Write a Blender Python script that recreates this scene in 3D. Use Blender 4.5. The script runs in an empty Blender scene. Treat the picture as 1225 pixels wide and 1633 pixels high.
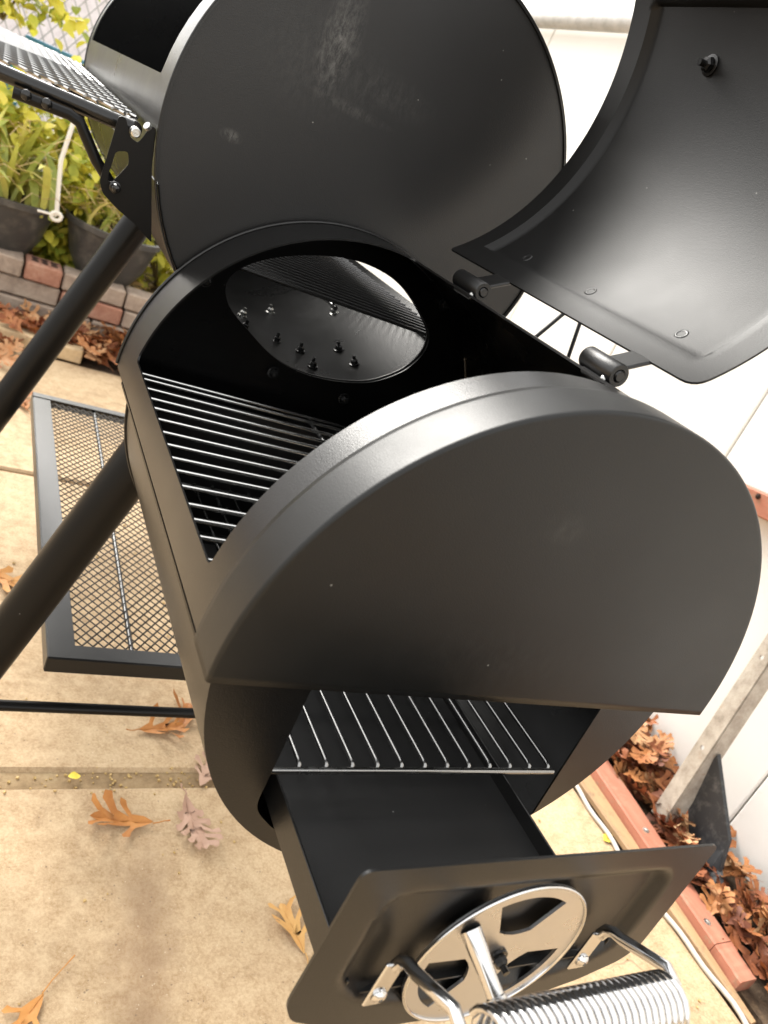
import bpy, math, random
import numpy as np
from mathutils import Vector, Matrix
from mathutils.geometry import delaunay_2d_cdt
PI = math.pi
H = 0.6                                   # height of the firebox axis above the patio; shapes are drawn from that axis
scene = bpy.context.scene
COL = scene.collection

# ------------------------------------------------------------------ camera
cd = bpy.data.cameras.new('camera'); cam = bpy.data.objects.new('camera', cd); COL.objects.link(cam)
cam.matrix_world = Matrix(((0.8387081, -0.1734202, -0.5162307, -0.3299452),
                           (-0.3721938, 0.5094560, -0.7758391, -0.2843147),
                           (0.3975431, 0.8428404, 0.3627390, 0.2412270 + H), (0, 0, 0, 1)))
cd.sensor_fit = 'VERTICAL'; cd.sensor_height = 36; cd.lens = 1242.93 / 1633 * 36
cd.clip_start = 0.02; cd.clip_end = 400
cd.dof.use_dof = True; cd.dof.focus_distance = 0.62; cd.dof.aperture_fstop = 11.5
scene.camera = cam
# ------------------------------------------------------------------ sky, sun, exposure
SUN_EL, SUN_AZ = math.radians(37), math.radians(-13)      # azimuth from +Y towards +X
w = bpy.data.worlds.new('World'); scene.world = w; w.use_nodes = True
nt = w.node_tree; nt.nodes.clear()
sky = nt.nodes.new('ShaderNodeTexSky'); sky.sky_type = 'NISHITA'; sky.sun_disc = False
sky.sun_elevation = SUN_EL; sky.sun_rotation = SUN_AZ; sky.dust_density = 3.0; sky.air_density = 1.0
hs = nt.nodes.new('ShaderNodeHueSaturation'); hs.inputs['Saturation'].default_value = 0.22
bg = nt.nodes.new('ShaderNodeBackground'); bg.inputs['Strength'].default_value = 0.12
wo = nt.nodes.new('ShaderNodeOutputWorld')
nt.links.new(sky.outputs[0], hs.inputs['Color']); veil = nt.nodes.new('ShaderNodeMix'); veil.data_type = 'RGBA'; veil.inputs[0].default_value = .6      # thin high cloud evens the sky out
veil.inputs[7].default_value = (7.4, 7.25, 7.0, 1); nt.links.new(hs.outputs[0], veil.inputs[6]); nt.links.new(veil.outputs[2], bg.inputs['Color']); nt.links.new(bg.outputs[0], wo.inputs[0])
sd = bpy.data.lights.new('sun', 'SUN'); sd.energy = 2.1; sd.angle = math.radians(32); sd.color = (1, .965, .90)
so = bpy.data.objects.new('sun', sd); COL.objects.link(so)
sv = Vector((math.sin(SUN_AZ) * math.cos(SUN_EL), math.cos(SUN_AZ) * math.cos(SUN_EL), math.sin(SUN_EL)))
so.rotation_euler = sv.to_track_quat('Z', 'Y').to_euler(); so.location = (0, 0, 5)
vs = scene.view_settings; vs.view_transform = 'Standard'; vs.look = 'None'; vs.gamma = 1; vs.use_curve_mapping = False
vs.exposure = 1.72
scene.render.engine = 'CYCLES'
scene.cycles.max_bounces = 8; scene.cycles.caustics_reflective = False

# ------------------------------------------------------------------ materials
def mat(name, base, rough=.5, metal=0., spec=.5):
    m = bpy.data.materials.new(name); m.use_nodes = True
    b = m.node_tree.nodes['Principled BSDF']
    b.inputs['Base Color'].default_value = (*base, 1); b.inputs['Roughness'].default_value = rough
    b.inputs['Metallic'].default_value = metal; b.inputs['Specular IOR Level'].default_value = spec
    return m
class NT:
    def __init__(s, m): s.t = m.node_tree; s.b = s.t.nodes['Principled BSDF']
    def n(s, ty, **kw):
        o = s.t.nodes.new(ty)
        for k, v in kw.items():
            if k.startswith('i_'): o.inputs[k[2:].replace('_', ' ')].default_value = v
            else: setattr(o, k, v)
        return o
    def l(s, a, b): s.t.links.new(a, b)
    def coord(s, kind='Object'): return s.n('ShaderNodeTexCoord').outputs[kind]
    def noise(s, scale, detail=4, rough=.55, vec=None, dist=0):
        o = s.n('ShaderNodeTexNoise'); o.inputs['Scale'].default_value = scale; o.inputs['Detail'].default_value = detail
        o.inputs['Roughness'].default_value = rough; o.inputs['Distortion'].default_value = dist
        s.l(vec if vec is not None else s.coord(), o.inputs['Vector']); return o.outputs['Fac']
    def ramp(s, fac, stops):
        r = s.n('ShaderNodeValToRGB'); e = r.color_ramp.elements
        while len(e) < len(stops): e.new(.5)
        for k, (p, c) in zip(e, stops): k.position = p; k.color = (*c, 1) if len(c) == 3 else c
        s.l(fac, r.inputs[0]); return r.outputs[0]
    def mix(s, fac, a, b, mode='MIX'):
        o = s.n('ShaderNodeMix', data_type='RGBA', blend_type=mode)
        for v, k in ((fac, 0), (a, 6), (b, 7)):
            if hasattr(v, 'is_output') or isinstance(v, bpy.types.NodeSocket): s.l(v, o.inputs[k])
            else: o.inputs[k].default_value = v if k == 0 else (*v, 1)
        return o.outputs[2]
    def math(s, op, a, b=0., clamp=False):
        o = s.n('ShaderNodeMath', operation=op); o.use_clamp = clamp
        for v, k in ((a, 0), (b, 1)):
            if isinstance(v, bpy.types.NodeSocket): s.l(v, o.inputs[k])
            else: o.inputs[k].default_value = v
        return o.outputs[0]
    def mr(s, v, a, b, c, d):
        o = s.n('ShaderNodeMapRange'); s.l(v, o.inputs[0])
        for k, x in zip((1, 2, 3, 4), (a, b, c, d)): o.inputs[k].default_value = x
        return o.outputs[0]
    def bump(s, h, strength=.3, dist=.001):
        o = s.n('ShaderNodeBump'); o.inputs['Strength'].default_value = strength; o.inputs['Distance'].default_value = dist
        s.l(h, o.inputs['Height']); s.l(o.outputs[0], s.b.inputs['Normal']); return o
def wcoord(t):                                    # world position, so that joined pieces share one pattern
    return t.n('ShaderNodeNewGeometry').outputs['Position']

def paint(name, base, r0, r1, bumpk=.34, smudge=None, dust=.5, spec=.42):
    m = mat(name, base, .4, 0, spec); t = NT(m); P = wcoord(t)
    n1 = t.noise(7, 5, .6, P); n2 = t.noise(1150, 2, .5, P)
    rr = t.mr(n1, .3, .7, r0, r1); t.l(rr, t.b.inputs['Roughness'])
    # a few dust specks and thumb smears
    v = t.n('ShaderNodeTexVoronoi'); v.inputs['Scale'].default_value = 55; t.l(P, v.inputs['Vector'])
    sp = t.math('LESS_THAN', v.outputs['Distance'], .035)
    gate = t.math('GREATER_THAN', t.noise(23, 2, .5, P), .56)
    spk = t.math('MULTIPLY', sp, gate)
    fac = t.math('MULTIPLY', spk, dust)
    haze_ = t.math('MULTIPLY', t.mr(t.noise(5, 6, .65, P), .5, .8, 0, 1), .008)
    fac = t.math('ADD', fac, haze_)
    if smudge:
        for (x, y, z), (sx, sy, sz), k in smudge:
            vm = t.n('ShaderNodeVectorMath', operation='SUBTRACT'); t.l(P, vm.inputs[0]); vm.inputs[1].default_value = (x, y, z + H)
            vd = t.n('ShaderNodeVectorMath', operation='DIVIDE'); t.l(vm.outputs[0], vd.inputs[0]); vd.inputs[1].default_value = (sx, sy, sz)
            ln = t.n('ShaderNodeVectorMath', operation='LENGTH'); t.l(vd.outputs[0], ln.inputs[0])
            f = t.mr(ln.outputs['Value'], 0, 1, 1, 0)
            mp = t.n('ShaderNodeMapping'); mp.inputs['Scale'].default_value = (1, 1, .45); t.l(P, mp.inputs[0])
            q = t.mr(t.noise(170, 9, .8, mp.outputs[0], .3), .42, .80, 0, 1)
            fac = t.math('ADD', fac, t.math('MULTIPLY', t.math('MULTIPLY', f, q), k))
    c = t.mix(t.math('MINIMUM', fac, 1.), base, (.30, .295, .28)); t.l(c, t.b.inputs['Base Color'])
    t.bump(n2, bumpk, .0004)
    return m
M = {}
M['paint'] = paint('black_powder_paint', (.0050, .0049, .0048), .27, .36)
M['disc'] = paint('black_paint_smudged', (.007, .0068, .0066), .38, .48, smudge=[
    ((-.093, .432, .325), (.02, 1, .05), .55), ((-.154, .432, .219), (.011, 1, .006), .7), ((-.064, .432, .279), (.05, 1, .006), .2),
    ((-.03, .432, .304), (.05, 1, .02), .12), ((-.10, .432, .30), (.07, 1, .05), .12)])
M['cap'] = paint('black_paint_cap', (.0042, .0044, .0043), .29, .47, .2, spec=.33, smudge=[((-.03, 0, .12), (.02, 1, .012), .10), ((-.02, .0, .03), (.1, 1, .03), .06)])
M['lid'] = paint('black_lid_paint', (.006, .0059, .0058), .35, .43, .25, spec=.2)
M['gloss'] = paint('black_gloss_paint', (.005, .005, .005), .20, .3, .12)
M['inner_shade'] = paint('black_paint_shaded_inside', (.0015, .0015, .0015), .24, .34, .12, dust=.4, spec=.14)  # darkened copy of the black paint; shade inside the chambers put into the colour
M['tube'] = paint('black_tube_paint', (.004, .0038, .0036), .28, .36, .1, spec=.17)
def steel(name, base, rough, rvar=.05, bumpk=.0, metal=1):
    m = mat(name, base, rough, metal); t = NT(m); P = wcoord(t)
    t.l(t.mr(t.noise(60, 4, .6, P), .3, .7, rough - rvar, rough + rvar), t.b.inputs['Roughness'])
    if bumpk: t.bump(t.noise(500, 3, .6, P), bumpk, .0004)
    return m
M['chrome'] = steel('chrome', (.60, .60, .60), .12, .05)
M['nickel'] = steel('satin_nickel', (.55, .55, .56), .3, .05)
M['grate'] = steel('plated_wire', (.55, .55, .54), .22, .05)
M['dullwire'] = steel('dull_plated_wire', (.26, .26, .255), .26, .06)
M['tray'] = paint('tray_paint', (.011, .011, .0112), .34, .46, .25, spec=.5)
M['enamel'] = paint('enamel_wire', (.02, .02, .02), .16, .22, .05, dust=0)
M['meshsteel'] = steel('bare_mesh_steel', (.33, .33, .325), .38, .08, 0, .85)
M['zinc'] = steel('zinc_bolt', (.5, .5, .48), .3, .1, .2)
m = M['galv'] = mat('galvanised', (.5, .49, .46), .5, .35); t = NT(m); P = wcoord(t)
c = t.ramp(t.noise(30, 8, .75, P), [(.25, (.16, .13, .10)), (.48, (.36, .32, .27)), (.7, (.50, .46, .40))])
r_ = t.mr(t.noise(12, 5, .7, P), .60, .72, 0, .6)
t.l(t.mix(r_, c, (.30, .17, .09)), t.b.inputs['Base Color']); t.bump(t.noise(260, 4, .7, P), .4, .001)

m = M['concrete'] = mat('concrete', (.5, .42, .31), .85); t = NT(m); P = wcoord(t)
a = t.ramp(t.noise(3.2, 6, .62, P), [(.30, (.35, .25, .145)), (.48, (.49, .355, .215)), (.68, (.61, .47, .30))])
stain = t.mr(t.noise(4.5, 8, .75, P, .6), .54, .72, 0, .85)
a = t.mix(stain, a, (.26, .165, .085))
g1 = t.noise(260, 5, .8, P)
a = t.mix(t.mr(g1, .40, .60, .0, 1.), t.mix(1., a, (.72, .66, .57), 'MULTIPLY'), a)
v = t.n('ShaderNodeTexVoronoi'); v.inputs['Scale'].default_value = 210; t.l(P, v.inputs['Vector'])
med = t.mr(t.noise(42, 6, .7, P), .40, .66, 0, .55); a = t.mix(med, a, (.62, .475, .305))
sepc = t.n('ShaderNodeSeparateXYZ'); t.l(P, sepc.inputs[0])
lx = t.math('ABSOLUTE', t.math('SUBTRACT', sepc.outputs[0], t.math('ADD', -.045, t.math('MULTIPLY', sepc.outputs[1], .13))))
wob = t.math('ADD', lx, t.math('MULTIPLY', t.math('SUBTRACT', t.noise(9, 6, .7, P), .5), .16))
strk = t.math('MULTIPLY', t.mr(wob, .0, .05, .62, 0), t.mr(sepc.outputs[1], .30, .46, 1, 0))
a = t.mix(strk, a, (.24, .15, .085))
crk = t.n('ShaderNodeTexVoronoi', feature='DISTANCE_TO_EDGE'); crk.inputs['Scale'].default_value = 1.7
dv = t.n('ShaderNodeVectorMath', operation='ADD'); nz = t.n('ShaderNodeTexNoise'); nz.inputs['Scale'].default_value = 9; t.l(P, nz.inputs['Vector']); t.l(P, dv.inputs[0]); 
sc_ = t.n('ShaderNodeVectorMath', operation='SCALE'); sc_.inputs['Scale'].default_value = .16; t.l(nz.outputs['Color'], sc_.inputs[0]); t.l(sc_.outputs[0], dv.inputs[1]); t.l(dv.outputs[0], crk.inputs['Vector'])
ck = t.math('MULTIPLY', t.mr(crk.outputs['Distance'], .0, .0022, .7, 0), t.mr(t.noise(2.3, 3, .5, P), .52, .6, 0, 1))
a = t.mix(ck, a, (.15, .09, .055))
spk = t.math('MULTIPLY', t.math('LESS_THAN', v.outputs['Distance'], .18), t.math('GREATER_THAN', t.noise(90, 2, .5, P), .62))
a = t.mix(t.math('MULTIPLY', spk, .45), a, (.7, .6, .45))
v2 = t.n('ShaderNodeTexVoronoi'); v2.inputs['Scale'].default_value = 130; t.l(P, v2.inputs['Vector'])
pit = t.math('MULTIPLY', t.math('LESS_THAN', v2.outputs['Distance'], .16), t.math('GREATER_THAN', t.noise(31, 3, .5, P), .57))
a = t.mix(t.math('MULTIPLY', pit, .6), a, (.16, .11, .075))
t.l(a, t.b.inputs['Base Color']); t.bump(t.math('ADD', g1, t.noise(28, 4, .6, P)), .5, .0025)

m = M['soil'] = mat('soil', (.1, .07, .05), .95); t = NT(m); P = wcoord(t)
t.l(t.ramp(t.noise(40, 8, .75, P), [(.3, (.045, .028, .018)), (.55, (.13, .085, .05)), (.75, (.27, .18, .10))]), t.b.inputs['Base Color'])
t.bump(t.noise(60, 6, .7, P), .9, .01)
m = M['yard'] = mat('yard_ground', (.2, .15, .1), .95); t = NT(m); P = wcoord(t)
t.l(t.ramp(t.noise(2.5, 9, .7, P), [(.3, (.10, .085, .05)), (.5, (.25, .19, .12)), (.7, (.36, .29, .19))]), t.b.inputs['Base Color'])
m = M['vinyl'] = mat('white_vinyl', (.8, .79, .76), .45); t = NT(m); P = wcoord(t)
d_ = t.mr(t.noise(20, 8, .75, P), .62, .8, 0, .5)
sep = t.n('ShaderNodeSeparateXYZ'); t.l(P, sep.inputs[0])
low = t.mr(sep.outputs[2], .02, .30, .35, 0)
d_ = t.math('ADD', d_, t.math('MULTIPLY', low, t.noise(14, 5, .7, P)), True)
t.l(t.mix(d_, (.82, .81, .78), (.50, .44, .36)), t.b.inputs['Base Color'])
def wood(name, c0, c1, chip):
    m = mat(name, c0, .7); t = NT(m); P = wcoord(t)
    mp = t.n('ShaderNodeMapping'); mp.inputs['Scale'].default_value = (9, 1.2, 9); t.l(P, mp.inputs[0])
    a = t.ramp(t.noise(6, 6, .6, mp.outputs[0]), [(.3, c0), (.7, c1)])
    t.l(t.mix(t.mr(t.noise(28, 8, .78, P), .53, .64, 0, .85), a, chip), t.b.inputs['Base Color'])
    t.bump(t.noise(120, 4, .7, P), .4, .001); return m
M['redwood'] = wood('red_painted_wood', (.33, .12, .07), (.44, .18, .115), (.30, .20, .13))
M['brownwood'] = wood('weathered_wood', (.30, .18, .09), (.42, .27, .14), (.2, .13, .08))
m = M['rubber'] = mat('black_rubber', (.03, .033, .036), .55); t = NT(m); P = wcoord(t)
t.l(t.mix(t.mr(t.noise(45, 7, .75, P), .5, .75, 0, .6), (.022, .024, .027), (.16, .15, .14)), t.b.inputs['Base Color']); t.bump(t.noise(400, 3, .6, P), .4, .001)
def leafmat(name, stops, rough=.6, spec=.35, trans=.0, vein=True):
    m = mat(name, stops[0][1], rough, 0, spec); t = NT(m)
    g = t.n('ShaderNodeNewGeometry')
    rnd = t.n('ShaderNodeAttribute', attribute_name='tint').outputs['Fac']
    P = g.outputs['Position']
    f = t.math('ADD', t.math('MULTIPLY', t.noise(38, 5, .7, P), .5), t.math('MULTIPLY', rnd, .62))
    c = t.ramp(f, stops); t.l(c, t.b.inputs['Base Color'])
    if trans:
        tr = t.n('ShaderNodeBsdfTranslucent'); t.l(c, tr.inputs[0]); mx = t.n('ShaderNodeMixShader'); mx.inputs[0].default_value = trans
        out = [k for k in t.t.nodes if k.type == 'OUTPUT_MATERIAL'][0]
        t.l(t.b.outputs[0], mx.inputs[1]); t.l(tr.outputs[0], mx.inputs[2]); t.l(mx.outputs[0], out.inputs[0])
    return m
M['leaf'] = leafmat('orange_oak_leaf', [(.2, (.20, .065, .018)), (.45, (.36, .135, .032)), (.62, (.48, .21, .055)), (.9, (.55, .32, .11))])
M['leafpale'] = leafmat('pale_oak_leaf', [(.2, (.36, .21, .15)), (.6, (.50, .33, .24)), (.9, (.6, .43, .33))])
M['leafbrown'] = leafmat('brown_oak_leaf', [(.1, (.05, .015, .009)), (.3, (.14, .04, .016)), (.5, (.25, .08, .028)), (.7, (.36, .15, .05)), (.95, (.48, .32, .18))])
M['leafyel'] = leafmat('yellow_leaf', [(.2, (.55, .38, .03)), (.9, (.75, .6, .08))])
M['bush'] = leafmat('bush_foliage', [(.15, (.14, .20, .02)), (.38, (.36, .40, .05)), (.58, (.62, .58, .07)), (.95, (.74, .62, .10))], .5, .4, .35)
M['strap'] = leafmat('strap_foliage', [(.15, (.18, .24, .05)), (.45, (.44, .45, .09)), (.7, (.60, .56, .14)), (.95, (.70, .58, .22))], .45, .4, .3)
M['straw'] = leafmat('dry_litter', [(.15, (.14, .07, .03)), (.4, (.38, .24, .09)), (.7, (.55, .40, .17)), (.95, (.66, .55, .32))])
M['stem'] = mat('stem', (.16, .12, .05), .8)
M['pot'] = mat('dark_plastic_pot', (.05, .048, .046), .45); t = NT(M['pot'])
t.l(t.mix(t.mr(t.noise(16, 7, .7), .5, .75, 0, .5), (.045, .043, .041), (.2, .18, .15)), t.b.inputs['Base Color'])
def stone(name, c0, c1, c2):
    m = mat(name, c0, .9); t = NT(m); P = wcoord(t)
    t.l(t.ramp(t.noise(22, 8, .72, P), [(.3, c0), (.52, c1), (.75, c2)]), t.b.inputs['Base Color']); t.bump(t.noise(90, 6, .7, P), .6, .003); return m
M['block'] = stone('grey_block', (.20, .15, .115), (.32, .25, .195), (.45, .37, .29))
M['brick'] = stone('red_brick', (.24, .10, .065), (.36, .18, .12), (.46, .30, .22))
M['dark'] = mat('dark_hollow', (.03, .015, .01), .9)
M['blue'] = mat('blue_paint', (.05, .19, .32), .5)
M['rope'] = mat('white_cord', (.72, .69, .62), .7)
M['cable'] = mat('grey_cable', (.50, .47, .42), .5)
M['link'] = mat('chain_link', (.35, .34, .33), .5, .3)
M['siding'] = mat('pale_siding', (.36, .33, .325), .8)
M['gutter'] = stone('grey_gutter', (.36, .35, .33), (.5, .49, .47), (.62, .6, .57))

# ------------------------------------------------------------------ objects
def V3(p): return Vector((p[0], p[1], p[2]))
def tagp(o, label=None, cat=None, group=None, kind=None):
    if label: o['label'] = label
    if cat: o['category'] = cat
    if group: o['group'] = group
    if kind: o['kind'] = kind
    return o
def empty(name, loc, label, cat, group=None):
    o = bpy.data.objects.new(name, None); COL.objects.link(o); o.location = (loc[0], loc[1], loc[2] + H); o.empty_display_size = .05
    return tagp(o, label, cat, group)
def world_origin(o):
    p = Vector((0, 0, 0))
    while o: p += o.location; o = o.parent
    return p
class MB:
    """collects vertices in axis coordinates and links them as one mesh"""
    def __init__(s): s.v = []; s.f = []; s.sm = []; s.tint = []; s.ct = .5
    def add(s, vs, fs, smooth=False):
        b = len(s.v); s.v += [tuple(p) for p in vs]; s.f += [tuple(b + i for i in f) for f in fs]
        s.sm += [smooth] * len(fs); s.tint += [s.ct] * len(vs); return s
    def box(s, c, d, rot=None, bev=0.):
        x, y, z = [k / 2 for k in d]; b = min(bev, x * .9, y * .9, z * .9)
        if b <= 0:
            vs = [(i * x, j * y, k * z) for i in (-1, 1) for j in (-1, 1) for k in (-1, 1)]
            fs = [(0, 1, 3, 2), (4, 6, 7, 5), (0, 4, 5, 1), (2, 3, 7, 6), (0, 2, 6, 4), (1, 5, 7, 3)]
        else:
            vs = []; idx = {}
            for i in (-1, 1):
                for j in (-1, 1):
                    for k in (-1, 1):
                        for a in range(3):
                            q = [i * (x - b), j * (y - b), k * (z - b)]; q[a] = (i * x, j * y, k * z)[a]
                            idx[i, j, k, a] = len(vs); vs.append(tuple(q))
            I = idx; fs = []
            for a in range(3):
                o1, o2 = [q for q in range(3) if q != a]
                for sg in (-1, 1):
                    ring = []
                    for (p, q) in ((-1, -1), (1, -1), (1, 1), (-1, 1)):
                        t_ = [0, 0, 0]; t_[a] = sg; t_[o1] = p; t_[o2] = q; ring.append(I[(*t_, a)])
                    fs.append(tuple(ring if (sg > 0) == (a != 1) else ring[::-1]))
            for a in range(3):
                o1, o2 = [q for q in range(3) if q != a]
                for p in (-1, 1):
                    for q in (-1, 1):
                        t1 = [0, 0, 0]; t2 = [0, 0, 0]; t1[o1] = t2[o1] = p; t1[o2] = t2[o2] = q; t1[a] = -1; t2[a] = 1
                        qd = (I[(*t1, o1)], I[(*t2, o1)], I[(*t2, o2)], I[(*t1, o2)])
                        fs.append(qd)
            for i in (-1, 1):
                for j in (-1, 1):
                    for k in (-1, 1): fs.append((I[i, j, k, 0], I[i, j, k, 1], I[i, j, k, 2]))
            ff = []                                                   # make all normals point out
            for f in fs:
                p = [Vector(vs[q]) for q in f]; n = (p[1] - p[0]).cross(p[2] - p[0]); cc = sum(p, Vector()) / len(p)
                ff.append(f if n.dot(cc) > 0 else f[::-1])
            fs = ff
        R = rot if rot is not None else Matrix.Identity(3); c = V3(c)
        return s.add([R @ Vector(p) + c for p in vs], fs)
    def tube(s, pts, r, n=10, caps=True, closed=False):
        P = [V3(p) for p in pts]; m = len(P); rs = r if isinstance(r, (list, tuple)) else [r] * m
        T = []
        for i in range(m):
            a = P[(i - 1) % m] if (i > 0 or closed) else P[0]; b = P[(i + 1) % m] if (i < m - 1 or closed) else P[-1]
            T.append((b - a).normalized())
        up = Vector((0, 0, 1)) if abs(T[0].z) < .9 else Vector((1, 0, 0))
        nrm = (up - T[0] * up.dot(T[0])).normalized(); vs = []
        for i in range(m):
            nrm = (nrm - T[i] * nrm.dot(T[i])).normalized(); bn = T[i].cross(nrm)
            for k in range(n):
                a = 2 * PI * k / n; vs.append(P[i] + (nrm * math.cos(a) + bn * math.sin(a)) * rs[i])
        fs = []
        for i in range(m if closed else m - 1):
            for k in range(n):
                a, b = i * n + k, i * n + (k + 1) % n; c, d = ((i + 1) % m) * n + (k + 1) % n, ((i + 1) % m) * n + k
                fs.append((a, b, c, d))
        s.add(vs, fs, True)
        if caps and not closed:
            s.add([vs[k] for k in range(n)], [tuple(range(n))[::-1]]); s.add([vs[(m - 1) * n + k] for k in range(n)], [tuple(range(n))])
        return s
    def lathe(s, base, axis, prof, n=16, smooth=True):      # prof: (radius, height) along axis
        axis = V3(axis).normalized(); up = Vector((0, 0, 1)) if abs(axis.z) < .9 else Vector((1, 0, 0))
        a1 = axis.cross(up).normalized(); a2 = axis.cross(a1); base = V3(base); vs = []
        for r, h in prof:
            for k in range(n):
                t_ = 2 * PI * k / n; vs.append(base + axis * h + (a1 * math.cos(t_) + a2 * math.sin(t_)) * r)
        fs = []
        for i in range(len(prof) - 1):
            for k in range(n):
                fs.append((i * n + k, i * n + (k + 1) % n, (i + 1) * n + (k + 1) % n, (i + 1) * n + k))
        return s.add(vs, fs, smooth)
    def bolt(s, p, ax, r=.005, h=.004, n=6):
        s.lathe(p, ax, [(r * 1.45, 0), (r * 1.45, h * .3), (r * 1.05, h * .35)], 14, False)
        return s.lathe(p, ax, [(r, h * .35), (r, h), (r * .75, h * 1.25), (0.0001, h * 1.3)], n, False)
    def build(s, name, material, parent=None, origin=None, kind=None, label=None, sharp=None):
        me = bpy.data.meshes.new(name)
        if parent is not None: org = world_origin(parent); off = org - Vector((0, 0, H))
        elif origin is not None: off = V3(origin)
        else: off = Vector((0, 0, -H))
        me.from_pydata([(p[0] - off.x, p[1] - off.y, p[2] - off.z) for p in s.v], [], s.f)
        me.polygons.foreach_set('use_smooth', s.sm)
        at = me.attributes.new('tint', 'FLOAT', 'POINT'); at.data.foreach_set('value', s.tint)
        if sharp: me.set_sharp_from_angle(angle=math.radians(sharp))
        me.materials.append(material); me.update()
        o = bpy.data.objects.new(name, me); COL.objects.link(o)
        if parent is not None: o.parent = parent
        else: o.location = (off.x, off.y, off.z + H)
        if kind: o['kind'] = kind
        if label: o['label'] = label
        return o
def resample(loop, h):
    out = []
    for i in range(len(loop)):
        a, b = np.array(loop[i], float), np.array(loop[(i + 1) % len(loop)], float)
        n = max(1, int(round(np.linalg.norm(b - a) / h)))
        for k in range(n): out.append(a + (b - a) * k / n)
    return np.array(out)
def inside(P, loop):
    x, y = P[:, 0], P[:, 1]; c = np.zeros(len(P), bool); n = len(loop)
    for i in range(n):
        x0, y0 = loop[i]; x1, y1 = loop[(i + 1) % n]
        if y0 == y1: continue
        k = ((y0 > y) != (y1 > y)) & (x < (x1 - x0) * (y - y0) / (y1 - y0) + x0); c ^= k
    return c
def rpoly(corners, r, n=5):
    out = []; m = len(corners); rs = r if isinstance(r, (list, tuple)) else [r] * m
    for i in range(m):
        p0, p, p1 = [np.array(corners[(i + k) % m], float) for k in (-1, 0, 1)]
        if rs[i] <= 0: out.append(tuple(p)); continue
        a, b = (p0 - p), (p1 - p); a /= np.linalg.norm(a); b /= np.linalg.norm(b)
        for k in range(n + 1):
            t_ = k / n; out.append(tuple((p + a * rs[i]) * (1 - t_) ** 2 + 2 * p * t_ * (1 - t_) + (p + b * rs[i]) * t_ ** 2))
    return out
def circ(cx, cy, r, n=48, ry=None): return [(cx + r * math.cos(2 * PI * k / n), cy + (ry or r) * math.sin(2 * PI * k / n)) for k in range(n)]
def sheet(mb, outer, holes, h, f, t, grid=None, hy=None):
    """cut sheet: flat outline with holes, bent by f(u,v)->(point, normal), thickness t along -normal"""
    hy = hy or h
    loops = [resample(outer, h)] + [resample(q, h) for q in holes]
    L = loops[0]; mn, mx = L.min(0), L.max(0); g = grid or h; gy = hy if grid is None else grid
    gx_, gy_ = np.meshgrid(np.arange(mn[0] + g / 2, mx[0], g), np.arange(mn[1] + gy / 2, mx[1], gy)); G = np.c_[gx_.ravel(), gy_.ravel()]
    B = np.vstack(loops); keep = inside(G, loops[0])
    for q in loops[1:]: keep &= ~inside(G, q)
    G = G[keep]
    keep = np.ones(len(G), bool)
    for i in range(0, len(B)): keep &= ((G[:, 0] - B[i, 0]) ** 2 + (G[:, 1] - B[i, 1]) ** 2) > (.45 * g) ** 2
    G = G[keep]; P = np.vstack([B, G]); edges = []; b = 0
    for q in loops: n = len(q); edges += [(b + i, b + (i + 1) % n) for i in range(n)]; b += n
    vo, eo, fo, *_ = delaunay_2d_cdt([Vector(p) for p in P], edges, [], 0, 1e-7, False)
    vo = np.array([tuple(p) for p in vo]); F = np.array([f_ for f_ in fo if len(f_) == 3])
    C = vo[F].mean(1); keep = inside(C, loops[0])
    for q in loops[1:]: keep &= ~inside(C, q)
    F = F[keep]
    a_, b_, c_ = vo[F[:, 0]], vo[F[:, 1]], vo[F[:, 2]]
    ar = (b_[:, 0] - a_[:, 0]) * (c_[:, 1] - a_[:, 1]) - (b_[:, 1] - a_[:, 1]) * (c_[:, 0] - a_[:, 0])
    F[ar < 0] = F[ar < 0][:, ::-1]
    top = []; bot = []
    for u, v in vo:
        p, n = f(u, v); p = Vector(p); n = Vector(n); top.append(p); bot.append(p - n * t)
    p0 = [top[i] for i in F[0]]; nn = (p0[1] - p0[0]).cross(p0[2] - p0[0]); flip = nn.dot(top[F[0][0]] - bot[F[0][0]]) < 0
    N = len(vo); faces = [tuple(q) for q in F.tolist()]
    if flip: faces = [q[::-1] for q in faces]
    mb.add(top + bot, faces + [tuple(N + i for i in q[::-1]) for q in faces], True)
    cnt = {}                                                           # rim
    for q in faces:
        for i in range(3):
            a, c = q[i], q[(i + 1) % 3]; cnt[(a, c)] = 1
    rim = [(a, c) for (a, c) in cnt if (c, a) not in cnt]
    base = len(mb.v) - 2 * N
    mb.f += [(base + a, base + N + a, base + N + c, base + c) for a, c in rim]; mb.sm += [False] * len(rim)
    return mb
def cyl(R, xc=0, zc=0):        # u = arc length measured from angle 0, v = y
    return lambda u, v: ((xc + R * math.cos(u / R), v, zc + R * math.sin(u / R)), (math.cos(u / R), 0, math.sin(u / R)))
def flat(y): return lambda u, v: ((u, y, v), (0, -1, 0))

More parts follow.
